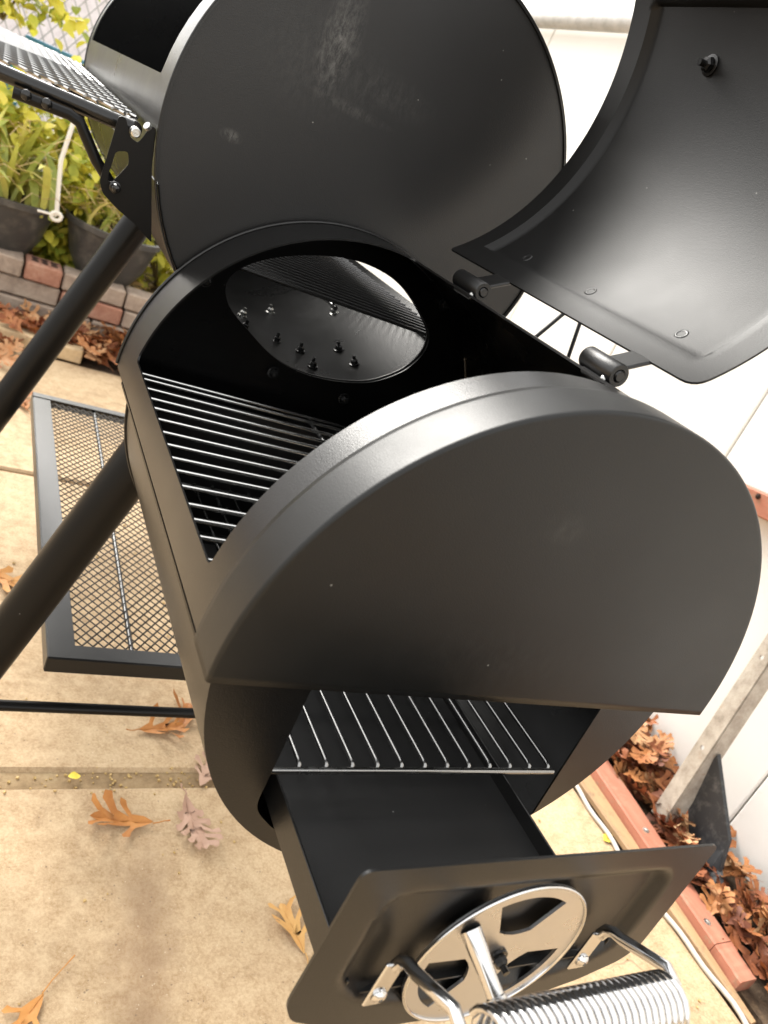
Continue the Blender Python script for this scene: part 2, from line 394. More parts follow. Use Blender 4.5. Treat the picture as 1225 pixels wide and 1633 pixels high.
# ================================================================== SETTING
GZ = -H
mb = MB(); mb.add([(-60, -60, GZ - .03), (60, -60, GZ - .03), (60, 60, GZ - .03), (-60, 60, GZ - .03)], [(0, 1, 2, 3)])
tagp(mb.build('ground', M['yard']), kind='structure')
pb = MB(); pb.box((-.6, .25, GZ - .021), (2.92, 4.34, .014)); patio = tagp(pb.build('patio', M['soil']), kind='structure')
rows = [(-1.9, -1.12), (-1.1, -.33), (-.31, .482), (.511, 1.338), (1.352, 2.10)]
xs = {0: (-2.05, -1.02, 0, .84), 1: (-2.05, -1.02, 0, .84), 2: (-2.05, -1.0, .84), 3: (-2.05, -1.3, -.42, .84), 4: (-2.05, -1.3, -.42, .84)}
rng = random.Random(4)
for i, (y0, y1) in enumerate(rows):
    xx = xs[i]
    for a, b in zip(xx[:-1], xx[1:]):
        g = .0025
        s_ = MB(); dz = rng.uniform(-.002, 0)
        s_.box(((a + b) / 2, (y0 + y1) / 2, GZ - .014 / 2 + dz), (b - a - 2 * g, y1 - y0, .014), bev=.005)
        s_.build('slab', M['concrete'], patio)
jb = MB()                                                              # mortar strip in the wide joint and grit in the thin ones
jb.box((-.6, .495, GZ - .0105), (2.88, .036, .009)); jb.build('mortar_strip', stone('joint_mortar', (.15, .095, .045), (.29, .20, .105), (.43, .33, .19)), patio)

rg = random.Random(77); gb = MB()
for k in range(420):
    x = rg.uniform(-.5, .5) if k < 300 else rg.uniform(-.3, .8); y = .495 + rg.gauss(0, .011) if k < 300 else rg.uniform(.0, 1.3); sz = rg.uniform(.0012, .0034); z0 = GZ - .006 if k < 300 and abs(y - .495) < .016 else GZ
    gb.box((x, y, z0 + sz * .35), (sz * rg.uniform(.7, 1.5), sz, sz * .8), Matrix.Rotation(rg.uniform(0, 6), 3, 'Z') @ Matrix.Rotation(rg.uniform(-.6, .6), 3, 'X'))
tagp(gb.build('grit', M['straw'], kind='stuff'), 'loose grit and crumbs in the wide joint and scattered over the patio', 'grit')
# leaves ------------------------------------------------------------
def leaf_geo(mb, p, L, yaw, seed, tilt=(0, 0), curl=.25, lobes=4, stem=.28, width=.30, kind='oak', smooth=True, lw=.05):
    r = random.Random(seed)
    R = (Matrix.Rotation(yaw, 3, 'Z') @ Matrix.Rotation(tilt[0], 3, 'X') @ Matrix.Rotation(tilt[1], 3, 'Y'))
    ph = r.uniform(0, 6); arch = r.uniform(-.12, .35); k1 = r.uniform(6, 11)
    def z(x, y): return curl * (abs(y) ** 1.35 / L ** .35) * (1 + .55 * math.sin(k1 * x / L + ph)) + arch * L * ((x / L - .5) ** 2) + .02 * L * math.sin(17 * (x + 1.3 * y) / L + ph)
    vs = []; fs = []
    def pt(x, y): vs.append((x, y)); return len(vs) - 1
    if kind == 'oak':
        ts = [(.14 + .74 * (i + .5) / lobes) for i in range(lobes)]; dl = .74 / lobes / 2
        for sg in (-1, 1):
            prev = pt(0, 0); pm = pt(0, 0); pe = pt(0, sg * .012 * L)
            for i, tc in enumerate(ts):
                tc += r.uniform(-.02, .02); env = math.sin(PI * (.16 + .74 * tc)) * (.85 + .3 * tc); ln = width * 1.55 * L * env * r.uniform(.8, 1.15)
                phi = D(62 - 26 * tc) + r.uniform(-.12, .12); dx, dy = math.cos(phi), math.sin(phi); wd_ = lw * L * r.uniform(.85, 1.25)
                sin_w = (.05 + .045 * env) * L
                def q(al, pe_): x_ = tc * L + dx * al * ln - dy * pe_; y_ = dy * al * ln + dx * pe_; return pt(min(x_, L * 1.05), sg * max(y_, .0))
                m0, mc, m1 = pt((tc - dl) * L, 0), pt(tc * L, 0), pt((tc + dl) * L, 0)
                e0, e1 = pt((tc - dl * .9) * L, sg * sin_w), pt((tc + dl * .95) * L, sg * sin_w)
                c3, c7 = q(.35, 0), q(.72, 0); a3, a7, b3, b7 = q(.34, wd_ * .8), q(.66, wd_ * .95), q(.36, -wd_ * .7), q(.76, -wd_ * .85)
                tip = q(1.0, .0); ta = q(.84, wd_ * 1.5); tb_ = q(.90, -wd_ * 1.0)
                new = [(m0, mc, c3, e0), (mc, m1, e1, c3), (e0, c3, a3), (c3, e1, b3), (c3, c7, a7, a3), (c3, b3, b7, c7), (c7, ta, a7), (c7, tip, ta), (c7, tb_, tip), (c7, b7, tb_)]
                new.append((pm, m0, e0, pe)); pm, pe = m1, e1
                fs += [f_ if sg < 0 else f_[::-1] for f_ in new]
            a, b, c_ = pt(.93 * L, 0), pt(1.03 * L, 0), pt(.97 * L, sg * .07 * L); d_ = pt(.90 * L, sg * .085 * L)
            fs += [f_ if sg < 0 else f_[::-1] for f_ in ((pm, a, d_, pe), (a, c_, d_), (a, b, c_))]
    else:
        n = 8; prev = None
        for i in range(n + 1):
            t_ = i / n; wv = width * L * math.sin(PI * (t_ * .97 + .02)) ** .8; cur = (pt(t_ * L, -wv), pt(t_ * L, 0), pt(t_ * L, wv))
            if prev: fs += [(prev[0], cur[0], cur[1], prev[1]), (prev[1], cur[1], cur[2], prev[2])]
            prev = cur
    pts = [R @ Vector((x - L / 2, y, z(x, y))) + V3(p) for x, y in vs]
    mb.ct = r.random(); mb.add(pts, fs, smooth)
    if stem:
        sp = [R @ Vector((-L / 2 - stem * L * k / 3, .03 * L * math.sin(k * 1.3 + ph), z(0, 0) + .02 * L * k * r.random())) + V3(p) for k in range(4)]
        mb.tube(sp, [L * .013, L * .011, L * .010, L * .015], 5)
        mb.tube([R @ Vector((L * t_ - L / 2, 0, z(L * t_, 0) + .006 * L)) + V3(p) for t_ in np.linspace(0, .97, 8)], [L * .010 * (1 - k / 8.5) for k in range(8)], 4)
def leaf(x, y, L, yaw, seed, material, label, name='oak_leaf', z=GZ + .004, cat='leaf', group='fallen leaves on the patio', **kw):
    mb = MB(); leaf_geo(mb, (x, y, z), L, yaw, seed, **kw)
    zmin = min(p[2] for p in mb.v); mb.v = [(p[0], p[1], p[2] - zmin + z - .003) for p in mb.v]
    o = mb.build(name, material, origin=(x, y, z)); return tagp(o, label, cat, group)
D = math.radians
leaf(-.024, .422, .078, D(170), 3, M['leaf'], 'curled orange oak leaf lying alone left of the pale pink leaf on the patio', curl=.7, lobes=3, width=.36)
leaf(.070, .412, .088, D(-82), 8, M['leafpale'], 'pale pinkish tan oak leaf with many narrow lobes on the patio', curl=.35, lobes=5, stem=.18, width=.25)
leaf(.052, .590, .070, D(10), 11, M['leaf'], 'orange oak leaf just below the thin black crossbar, left of its twin', curl=.6, lobes=3, width=.36)
leaf(.095, .618, .065, D(70), 15, M['leaf'], 'orange oak leaf nearest the firebox shell, touching another orange leaf', curl=.7, lobes=3, width=.36)
leaf(.108, .505, .065, D(60), 19, M['leafpale'], 'small pale pink lobed leaf in the wide mortar joint', curl=.2, lobes=3, stem=0, width=.34)
leaf(.168, .250, .068, D(100), 26, M['leaf'], 'light orange oak leaf beside the pulled out ash drawer', curl=.6, lobes=3, width=.36)
leaf(-.146, .186, .060, D(-130), 27, M['leaf'], 'reddish brown leaf with long raised stem in the bottom left corner', curl=.2, lobes=2, stem=.8, width=.4)
leaf(-.160, .925, .11, D(-30), 31, M['leaf'], 'orange oak leaf at the left edge next to the near leg', curl=.5, lobes=4, width=.3)
leaf(-.215, .955, .08, D(120), 33, M['leafbrown'], 'brown oak leaf partly out of frame behind the near leg', curl=.4, lobes=4)
leaf(.828, .352, .030, D(20), 35, M['leafyel'], 'tiny yellow leaf on the concrete beside the red edging board', name='yellow_leaf', kind='plain', stem=.1, width=.3)
leaf(-.078, .498, .016, D(0), 37, M['leafyel'], 'tiny yellow green leaf scrap in the wide mortar joint', name='leaf_scrap', kind='plain', stem=0, width=.4)
leaf(-.13, 1.72, .11, D(100), 45, M['leafbrown'], 'brown oak leaf at the upper left beside the far leg', curl=.5)

# leaf litter (nobody could count it) ---------------------------------
def litter(name, material, pts, label, seed, L=(.07, .11), curl=(.2, .7), tilt=.6):
    r = random.Random(seed); mb = MB()
    for (x, y, z) in pts:
        leaf_geo(mb, (x, y, z), r.uniform(*L), r.uniform(0, 2 * PI), r.random(), tilt=(r.uniform(-tilt, tilt), r.uniform(-tilt, tilt)), lw=.064, curl=r.uniform(*curl), lobes=r.choice((3, 4, 4, 5)), stem=.25 if r.random() < .4 else 0)
    o = mb.build(name, material); return tagp(o, label, 'leaves', None, 'stuff')
r = random.Random(5)
pts = []
for k in range(420):
    y = r.uniform(-.45, 1.5); x = r.uniform(.903 + .115 * y, 1.09)
    if .07 < y < .30: hh = .008
    else: hh = .035
    pts.append((x, y, GZ + .012 + hh * r.random() + .018 * max(0, math.sin(y * 7 + .3))))
for k in range(60): pts.append((r.uniform(1.0, 1.08), r.uniform(.46, .8), GZ + .03 + .06 * r.random()))
for k in range(46): pts.append((r.uniform(.98, 1.07), r.uniform(-.1, .2), GZ + .03 + .05 * r.random()))
litter('leaf_litter', M['leafbrown'], pts, 'drift of brown and orange oak leaves between the red edging and the white fence', 6, (.05, .085))
pts = [(r.gauss(.12, .20), 2.24 + r.gauss(0, .085), GZ + .012 + .05 * r.random()) for k in range(150)]
pts += [(r.uniform(-.75, .75), r.uniform(2.13, 2.37), GZ + .015 + .015 * r.random()) for k in range(120)]
pts += [(r.uniform(-.4, -.1), r.uniform(1.85, 2.1), GZ + .012 + .012 * r.random()) for k in range(14)]
litter('leaf_litter', M['leafbrown'], pts, 'heap of brown oak leaves along the foot of the garden wall', 7, (.06, .10))

# white fence on the right --------------------------------------------
bed = MB(); bed.box((1.0, .6, GZ - .016), (.24, 5.2, .03)); tagp(bed.build('planting_bed', M['soil']), kind='structure')
WX = 1.112
fence = empty('white_fence', (WX, .6, GZ), 'bright white panelled fence on the right behind the grill', 'fence')
e = [-2.4 + .0, -1.95, -1.5, -1.04, -.583, -.127, .331, .79, 1.25, 1.71, 2.17, 2.63, 3.09, 3.5]
for a, b in zip(e[:-1], e[1:]):
    p_ = MB(); p_.box((WX + .012, (a + b) / 2, GZ + .9), (.024, b - a - .004, 1.8), bev=.003); p_.build('panel', M['vinyl'], fence)
p_ = MB(); p_.box((WX + .035, .55, GZ + .9), (.02, 5.9, 1.78)); p_.build('backing', M['vinyl'], fence)
gt = MB(); gt.tube([(1.068, y, .853 - .006 * math.sin(y)) for y in np.linspace(-.5, 3.4, 9)], .024, 14)
gpipe = tagp(gt.build('gutter_pipe', M['gutter'], origin=(1.068, 1.5, .85)), 'weathered grey pipe running along the top of the white fence', 'pipe')

# red edging boards -----------------------------------------------------
eb = empty('board_edging', (.93, .5, GZ), 'low salmon red board edging between the patio and the leaf filled bed', 'edging')
def prism(y0, y1, L_, R_, zt, name, mt):
    b_ = MB(); vs = []; k = 9; rp_ = random.Random(int(y0 * 100))
    for i in range(k):
        y = y0 + (y1 - y0) * i / (k - 1); xl, xr = L_(y) + rp_.uniform(-.001, .001), R_(y) + rp_.uniform(-.0015, .0015); zz = zt + rp_.uniform(-.0008, .0008)
        vs += [(xl, y, GZ), (xl + .001, y, zz - .003), (xl + .004, y, zz), (xr - .003, y, zz), (xr, y, zz - .003), (xr, y, GZ)]
    fs = [tuple(range(6)), tuple(range(6 * (k - 1), 6 * k))[::-1]]
    for i in range(k - 1):
        for j in range(6): fs.append((6 * i + j, 6 * i + 6 + j, 6 * i + 6 + (j + 1) % 6, 6 * i + (j + 1) % 6))
    b_.add(vs, fs); return b_.build(name, M[mt], eb)
Lx = lambda y: .853 + .087 * y
Rx = lambda y: .893 + .115 * y
prism(.068, .128, Lx, Rx, GZ + .026, 'board', 'redwood'); prism(.1295, 1.25, Lx, Rx, GZ + .0265, 'board', 'redwood')
prism(.02, 1.25, lambda y: .853 - .012 + .02 * y, lambda y: Lx(y) - .001, GZ + .011, 'side_board', 'brownwood')
b_ = MB(); b_.box((.865, -1.1, GZ + .012), (.05, 2.1, .024), bev=.003); b_.build('board', M['redwood'], eb)
for (x, y) in ((.884, .165), (.905, .345)):
    b_ = MB(); b_.bolt((x, y, GZ + .026), (0, 0, 1), .0045, .003); b_.build('nail_head', M['zinc'], eb)
cb = MB(); rr_ = random.Random(2); cpts = [(.829 + .008 * math.sin(y * 17) + .004 * math.sin(y * 41), y, GZ + .0045 + .002 * math.sin(y * 31) ** 2) for y in np.linspace(-.5, 1.2, 90)]
cb.tube(cpts, .0042, 8); tagp(cb.build('cable', M['cable'], origin=(.83, .3, GZ)), 'thin grey white cable lying on the concrete along the red edging', 'cable')

# angle iron leaning on the fence ----------------------------------------
A0, A1 = Vector((.964, .372, -.574)), Vector((1.095, .4815, .147)); ax = (A1 - A0).normalized()
sd_ = Vector((-.25, -.93, .0)); sd_ = (sd_ - ax * sd_.dot(ax)).normalized(); dp = ax.cross(sd_).normalized()
ai = empty('angle_iron', (.955, .372, GZ), 'weathered galvanised angle iron bar leaning against the white fence', 'metal bar')
R_ = Matrix((sd_, dp, ax)).transposed(); Lb = (A1 - A0).length
def afr(o): return lambda u, v: (tuple(A0 + sd_ * u + ax * v + dp * o), tuple(dp))
b_ = MB(); hl = [circ(.0, v, .0048, 10) for v in (.16, .36, .56)]
sheet(b_, [(-.018, 0), (.018, 0), (.018, Lb), (-.018, Lb)], hl, .012, afr(0), .0025); b_.build('front_flange', M['galv'], ai, sharp=30)
b_ = MB(); b_.box(A0 + sd_ * .0185 * 1 + ax * Lb / 2 + dp * (.0155 if dp.x > 0 else -.0155), (.0025, .031, Lb), R_); b_.build('side_flange', M['galv'], ai)

# black rubber edging strip ----------------------------------------------
rb = MB()
lp = [(1.0, .382, -.500), (1.0, .316, -.576), (.975, .252, -.588), (.96, .222, -.588), (.952, .162, -.588), (.934, .100, -.588), (.96, .03, -.588)]
up_ = [(1.0, .371, -.411), (1.0, .264, -.511), (.995, .242, -.563), (.975, .203, -.583), (.965, .163, -.583), (.954, .104, -.583), (.985, .05, -.570)]
vs = []; 
for a, b in zip(lp, up_):
    a, b = Vector(a), Vector(b); n_ = Vector((.006, 0, .004)); vs += [a, b, b + n_, a + n_]
fs = [(3, 2, 1, 0), tuple(4 * (len(lp) - 1) + k for k in range(4))]
for i in range(len(lp) - 1):
    for j in range(4): fs.append((4 * i + j, 4 * i + (j + 1) % 4, 4 * i + 4 + (j + 1) % 4, 4 * i + 4 + j))
rb.add(vs, fs); tagp(rb.build('rubber_strip', M['rubber'], origin=(1.04, .2, GZ)), 'bent black rubber garden edging strip standing in the leaves by the fence', 'edging strip')
# red board fragment with a bolt hung on the fence
rp = empty('painted_board', (1.09, .63, -.03), 'short salmon red board with a bolt on the white fence at the right edge', 'board')
b_ = MB(); b_.box((1.088, .56, .003), (.034, .30, .046), Matrix.Rotation(D(-8), 3, 'X'), bev=.003); b_.build('plank', M['redwood'], rp)
b_ = MB(); b_.bolt((1.071, .645, .004), (-1, 0, 0), .004, .004); b_.build('bolt', M['dark'], rp)

# garden wall ---------------------------------------------------------------
gw = empty('garden_wall', (0, 2.45, GZ), 'low dry stacked wall of grey blocks with red bricks at the end of the patio', 'wall')
r = random.Random(12)
for row, (z0, hh, off) in enumerate(((GZ, .058, 0.), (GZ + .060, .060, .09), (GZ + .122, .06, .02))):
    x = -1.6 + off; done = False
    while x < 1.0:
        wd = r.choice((.19, .2, .2, .1)) if row < 2 else r.choice((.2, .19, .11)); red = (row == 2 and False) or r.random() < .05
        if row == 2 and not done and x + .2 > -.15:
            if x < -.15: wd = -.15 - x
            else: red = True; wd = .115; done = True
        b_ = MB(); b_.box((x + wd / 2, 2.45 + r.uniform(-.008, .008), z0 + hh / 2), (wd - .007, .1, hh - .003), Matrix.Rotation(r.uniform(-.03, .03), 3, 'Z'), bev=.005)
        o = b_.build('brick', M['brick'] if red else M['block'], gw)
        if red and row == 2:
            o['label'] = 'red cored brick'
            for i in range(3):
                for j in range(2):
                    q = MB(); q.lathe((x + wd * (.25 + .25 * i), 2.435 + .03 * j, z0 + hh - .0005), (0, 0, 1), [(.011, .0), (.011, .0012), (.0001, .0012)], 10, False); q.build('core_hole', M['dark'], o)
        x += wd
sb = MB(); sb.box((0, 3.3, GZ + .055), (7, 1.56, .13)); tagp(sb.build('garden_bed', M['soil']), kind='structure')
tb = MB(); tb.box((-.62, 2.17, GZ + .022), (1.32, .06, .044), Matrix.Rotation(-.06, 3, 'Z'), bev=.004); tagp(tb.build('timber_beam', wood('pale_wood', (.50, .36, .2), (.62, .47, .28), (.4, .3, .2)), origin=(-.62, 2.17, GZ)), 'pale timber beam lying on the patio before the garden wall', 'timber')

# planters --------------------------------------------------------------------
def planter(x, y, rt, rb_, zt, zb, label, rx=1.0):
    e_ = empty('planter', (x, y, zb), label, 'planter', 'dark plastic planters on the garden wall')
    prof = [(.0001, zb), (rb_ * .8, zb), (rb_, zb + .02), (rb_ + (rt - rb_) * .55, zb + (zt - zb) * .4), (rt * .985, zt - .02), (rt * 1.04, zt - .018), (rt * 1.05, zt), (rt * .99, zt + .002), (rt * .93, zt - .03), (rt * .9, zt - .035)]
    b_ = MB(); b_.lathe((x, y, 0), (0, 0, 1), prof, 40); b_.v = [(x + (p[0] - x) * rx, p[1], p[2]) for p in b_.v]; b_.build('pot', M['pot'], e_, sharp=40)
    b_ = MB(); b_.lathe((x, y, 0), (0, 0, 1), [(rt * .92, zt - .032), (rt * .4, zt - .022), (.0001, zt - .026)], 30); b_.v = [(x + (p[0] - x) * rx, p[1], p[2]) for p in b_.v]; b_.build('potting_soil', M['soil'], e_)
planter(-.24, 2.56, .155, .10, -.262, -.455, 'leftmost dark grey plastic planter, cut by the left edge of the picture')
planter(.098, 2.56, .148, .085, -.26, -.455, 'dark grey plastic planter in the middle, next to the black bracket', rx=1.02)
planter(.47, 2.60, .12, .08, -.32, -.47, 'small dark planter furthest right, hidden mostly by the firebox')

def blade(mb, p, L, w, yaw, lean, droop, r):
    n = 6; d = Vector((math.cos(yaw), math.sin(yaw), 0)); s_ = Vector((-math.sin(yaw), math.cos(yaw), 0)); vs = []; q = V3(p); a = lean
    for i in range(n + 1):
        t_ = i / n; ww = w * (math.sin(PI * (.12 + .86 * t_)) ** .7) * .5; fold = .35 * ww
        vs += [q - s_ * ww + Vector((0, 0, fold)), q, q + s_ * ww + Vector((0, 0, fold))]
        q = q + (d * math.sin(a) + Vector((0, 0, 1)) * math.cos(a)) * L / n; a += droop / n
    fs = []
    for i in range(n):
        b = 3 * i; fs += [(b, b + 1, b + 4, b + 3), (b + 1, b + 2, b + 5, b + 4)]
    mb.ct = r.random(); mb.add(vs, fs, True)
def oval(mb, p, L, w, d, nrm, r):
    d = d.normalized(); s_ = d.cross(nrm).normalized(); up = s_.cross(d); vs = []
    for t_, k in ((0, .05), (.25, .85), (.55, 1), (.8, .65), (1, .03)):
        c_ = V3(p) + d * L * t_ - up * L * .25 * t_ * t_; vs += [c_ - s_ * w * k / 2 + up * w * .12 * k, c_, c_ + s_ * w * k / 2 + up * w * .12 * k]
    fs = []
    for i in range(4): b = 3 * i; fs += [(b, b + 1, b + 4, b + 3), (b + 1, b + 2, b + 5, b + 4)]
    mb.ct = r.random(); mb.add(vs, fs, True)
def strap_plant(x, y, z, n, L, label, seed, spread=.12, wl=(.016, .03)):
    r = random.Random(seed); e_ = empty('strap_plant', (x, y, z), label, 'plant'); mb = MB()
    for k in range(n): blade(mb, (x + r.gauss(0, spread * .5), y + r.gauss(0, spread * .4), z), r.uniform(.5, 1.1) * L, r.uniform(*wl), r.uniform(0, 2 * PI), r.uniform(.0, .5), r.uniform(.5, 2.2), r)
    mb.build('blades', M['strap'], e_, kind='stuff')
    mb = MB()
    for k in range(70):
        a = r.uniform(0, 2 * PI); p = Vector((x + r.gauss(0, spread), y + r.gauss(0, spread * .7), z + r.uniform(.02, L * .8)))
        mb.tube([p, p + Vector((math.cos(a) * .04, math.sin(a) * .04, .03)), p + Vector((math.cos(a) * .09, math.sin(a) * .09, .02))], .0012, 3)
        mb.ct = r.random()
    mb.build('dry_stalks', M['straw'], e_, kind='stuff')
def bush(x, y, z, rx, rz, n, label, seed, material='bush', ls=(.03, .055), ry=None, stems=7, wide=.62):
    r = random.Random(seed); e_ = empty('bush', (x, y, z), label, 'bush'); mb = MB(); sb_ = MB(); ry = ry or rx
    cl = []
    for k in range(stems * 3):
        c_ = Vector((x + r.uniform(-1, 1) * rx, y + r.uniform(-1, 1) * ry, z + rz * (.15 + 1.7 * r.random() ** .9)))
        cl.append((c_, r.uniform(.25, .5)))
    for k in range(stems):
        c_ = cl[k][0]; m_ = Vector((x + (c_.x - x) * .35, y + (c_.y - y) * .35, (z + c_.z) / 2)); sb_.tube([(x, y, z), m_, c_], [.005, .004, .002], 5)
    for k in range(n):
        c_, s_ = r.choice(cl); p = c_ + Vector((r.gauss(0, s_ * rx * .7), r.gauss(0, s_ * ry * .7), r.gauss(0, s_ * rz * .6)))
        if p.z < z: continue
        a = r.uniform(0, 2 * PI); d = Vector((math.cos(a), math.sin(a), r.uniform(-.9, .3))); nn = Vector((r.gauss(0, .5), r.gauss(0, .5) - .3, 1))
        L = r.uniform(*ls); oval(mb, p, L, L * wide, d, nn, r)
    mb.build('foliage', M[material], e_, kind='stuff'); sb_.build('stems', M['stem'], e_)
strap_plant(-.25, 2.56, -.29, 60, .30, 'arching pale green strap leaved plant in the leftmost planter', 3, .14)
strap_plant(-.22, 2.80, -.47, 70, .52, 'tall strap leaved clump standing behind the left planters', 5, .16, (.02, .04))
strap_plant(.10, 2.56, -.29, 34, .16, 'low sprouting plant in the middle planter', 8, .11, (.012, .02))
bush(.05, 2.70, -.47, .15, .28, 2300, 'yellow green round leaved bush behind the middle planter', 11, ls=(.03, .055))
bush(-.26, 2.78, -.47, .16, .24, 1300, 'yellow green bush filling the gap behind the leftmost planter', 21, ls=(.035, .06))
bush(-.52, 2.95, -.47, .22, .30, 1600, 'yellow green bush at the far left behind the mesh shelf', 12)
bush(.34, 2.85, -.47, .16, .12, 700, 'low yellow green bush behind the right side of the middle planter', 14)
bush(-.34, 2.95, .18, .17, .14, 750, 'overhanging branch of bright yellow leaves at the top left corner', 13, ls=(.035, .06), stems=5)
bush(.0, 3.2, -.47, .5, .16, 1400, 'wide low hedge of yellow green leaves before the chain link fence', 17, ls=(.03, .05), ry=.12)
pts = [(r.uniform(-.75, .9), r.uniform(2.5, 3.1), GZ + .125 + .03 * r.random()) for k in range(240)]
mb = MB(); rr_ = random.Random(9)
for x, y, z in [(rr_.uniform(-.6, .9), 2.5 + .6 * rr_.random() ** 1.3, GZ + .125 + .02 * rr_.random()) for k in range(1500)]:
    a = rr_.uniform(0, 2 * PI); oval(mb, (x, y, z), rr_.uniform(.02, .05), rr_.uniform(.008, .02), Vector((math.cos(a), math.sin(a), rr_.uniform(-.2, .6))), Vector((rr_.gauss(0, .6), rr_.gauss(0, .6), 1)), rr_)
tagp(mb.build('ground_litter', M['straw']), 'dry yellow litter and weeds covering the soil of the garden bed', 'ground cover', None, 'stuff')
# cord, blue rail, chain link fence, house wall far behind
b_ = MB(); b_.tube([(-.108, 2.40, .12), (-.113, 2.40, .01), (-.121, 2.395, -.10), (-.108, 2.392, -.19), (-.098, 2.39, -.255)], .0065, 8)
b_.tube([(-.098 + .014 * math.cos(a), 2.388, -.258 + .012 * math.sin(a)) for a in np.linspace(0, 2 * PI, 14)], .006, 8)
b_.tube([(-.098, 2.39, -.256), (-.15, 2.40, -.262)], .004, 6)
tagp(b_.build('hanging_twine', M['rope'], origin=(-.1, 2.4, -.26)), 'white cord hanging down and knotted at the rims of the two planters', 'cord')
b_ = MB(); b_.box((-.13, 3.3, .128), (.26, .04, .065), Matrix.Rotation(.0, 3, 'Y'), bev=.003); b_.box((-.27, 3.3, -.1), (.06, .035, .46), bev=.003)
tagp(b_.build('blue_rail', M['blue'], origin=(-.2, 3.3, GZ + .1)), 'blue painted rail and post glimpsed between the mesh shelf and the barrel', 'rail')
cf = empty('chain_link_fence', (-.4, 3.45, GZ), 'grey chain link fence behind the yellow leaves at top left', 'fence')
b_ = MB(); st_ = .045
for k in range(-40, 60):
    x0 = -2. + k * st_
    for sg in (1, -1):
        xa, xb = (x0, x0 + sg * 1.6 * .62)
        b_.box(((xa + xb) / 2, 3.45 + sg * .003, .1 + .0), (.004, .004, math.hypot(1.6, xb - xa)), Matrix.Rotation(math.atan2(xb - xa, 1.6), 3, 'Y'))
b_.build('mesh', M['link'], cf, kind='stuff')
for x in (-1.2, .6): b_ = MB(); b_.tube([(x, 3.47, GZ), (x, 3.47, .95)], .025, 12); b_.build('post', M['link'], cf)
fp_ = MB(); fp_.add([(-30, 3.6, GZ - .02), (30, 3.6, GZ - .02), (30, 45, GZ - .02), (-30, 45, GZ - .02)], [(0, 1, 2, 3)]); tagp(fp_.build('path', M['siding']), kind='structure')
fw = empty('rear_wall', (-.8, 7, GZ), 'low pinkish grey wall far off behind the chain link fence at the top left', 'wall'); M['render'] = stone('pale_render', (.55, .50, .49), (.66, .61, .60), (.74, .70, .69))
b_ = MB(); b_.box((-.8, 7., .02), (9, .15, 1.24), bev=.01); b_.build('wall_face', M['render'], fw); b_ = MB(); b_.box((-.8, 7., .66), (9.1, .24, .05), bev=.01); b_.build('coping', M['render'], fw)
# ================================================================== SMOKER
R, L = .19, .432
MX, MZ, MR, MY1 = -.01, .226, .2016, 1.25
sm = empty('offset_smoker', (0, .6, GZ), 'black offset barrel smoker grill with its firebox lid open', 'grill')
T = .0016
def shade_inside(o, m2='inner_shade'):  # inside faces get the darkened paint copy, standing in for shade
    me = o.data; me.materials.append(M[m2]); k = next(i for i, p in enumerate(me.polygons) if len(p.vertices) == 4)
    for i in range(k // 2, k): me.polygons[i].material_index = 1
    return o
# --- firebox hood
ROP, LOP = D(84.6), D(171.6)
mb = MB(); f = cyl(R)
op = rpoly([(R * ROP, .060), (R * LOP, .060), (R * LOP, .369), (R * ROP, .369)], [.004, .006, .008, .006])
sheet(mb, [(.0, .012), (R * PI, .012), (R * PI, L), (.0, L)], [op], .010, f, T)
shade_inside(mb.build('firebox_hood', M['paint'], sm, sharp=35))
mb = MB()                                                             # pressed bead where the hood meets the barrel
mb.tube([(R * 1.004 * math.cos(a), L - .004, R * 1.004 * math.sin(a)) for a in np.linspace(0.02, PI - .005, 60)], .0016, 6); mb.build('hood_flange', M['paint'], sm)
# --- end cap with rolled rim
mb = MB(); prof = [(R + .0022, .034), (R + .0024, .030), (R + .0024, .0032), (R + .0024, .0024)]
for k in range(1, 7): a = k / 6 * PI / 2; prof.append((R + .0024 - .0022 * (1 - math.cos(a)), .0024 - .0024 * math.sin(a)))
prof += [(R - .0012, 0), (R - .002, .0)]
n = 120; vs = []; 
for rr, y in prof:
    for k in range(n + 1): a = -.012 + (PI + .018) * k / n; vs.append((rr * math.cos(a), y, rr * math.sin(a)))
fs = []
for i in range(len(prof) - 1):
    for k in range(n): fs.append((i * (n + 1) + k, i * (n + 1) + k + 1, (i + 1) * (n + 1) + k + 1, (i + 1) * (n + 1) + k))
fs.append(tuple((len(prof) - 1) * (n + 1) + k for k in range(n + 1))[::1])
mb.add(vs, fs, True)
ec = mb.build('end_cap', M['cap'], sm, sharp=50)
so_ = ec.modifiers.new('thickness', 'SOLIDIFY'); so_.thickness = .0014; so_.offset = -1
mb = MB(); mb.box((0, .0075, -.0015), (2 * R - .012, .012, .0025), bev=.0008); mb.build('cap_lip', M['cap'], sm)
# --- firebox tub
R2 = .1795
TB = .392
mb = MB(); sheet(mb, [(R2 * PI * .997, .025), (R2 * 2 * PI * 1.002, .025), (R2 * 2 * PI * 1.002, TB), (R2 * PI * .997, TB)], [], .013, cyl(R2), T); shade_inside(mb.build('firebox_tub', M['paint'], sm, sharp=35))
mb = MB()
out = [(R2 * math.cos(a), R2 * math.sin(a)) for a in np.linspace(PI * .995, 2 * PI * 1.005, 60)]
dop = rpoly([(.120, -.020), (-.118, -.020), (-.118, -.118), (-.095, -.140), (.100, -.140), (.122, -.132)], [.004, .004, .01, .01, .006, .004])
sheet(mb, out, [dop], .012, flat(.024), T); mb.build('end_plate', M['paint'], sm, sharp=35)
mb = MB(); sheet(mb, [(R2 * .995 * math.cos(a), R2 * .995 * math.sin(a)) for a in np.linspace(PI, 2 * PI, 60)], [], .03, flat(TB - .002), T)
mb.build('tub_back_plate', M['paint'], sm, sharp=35)
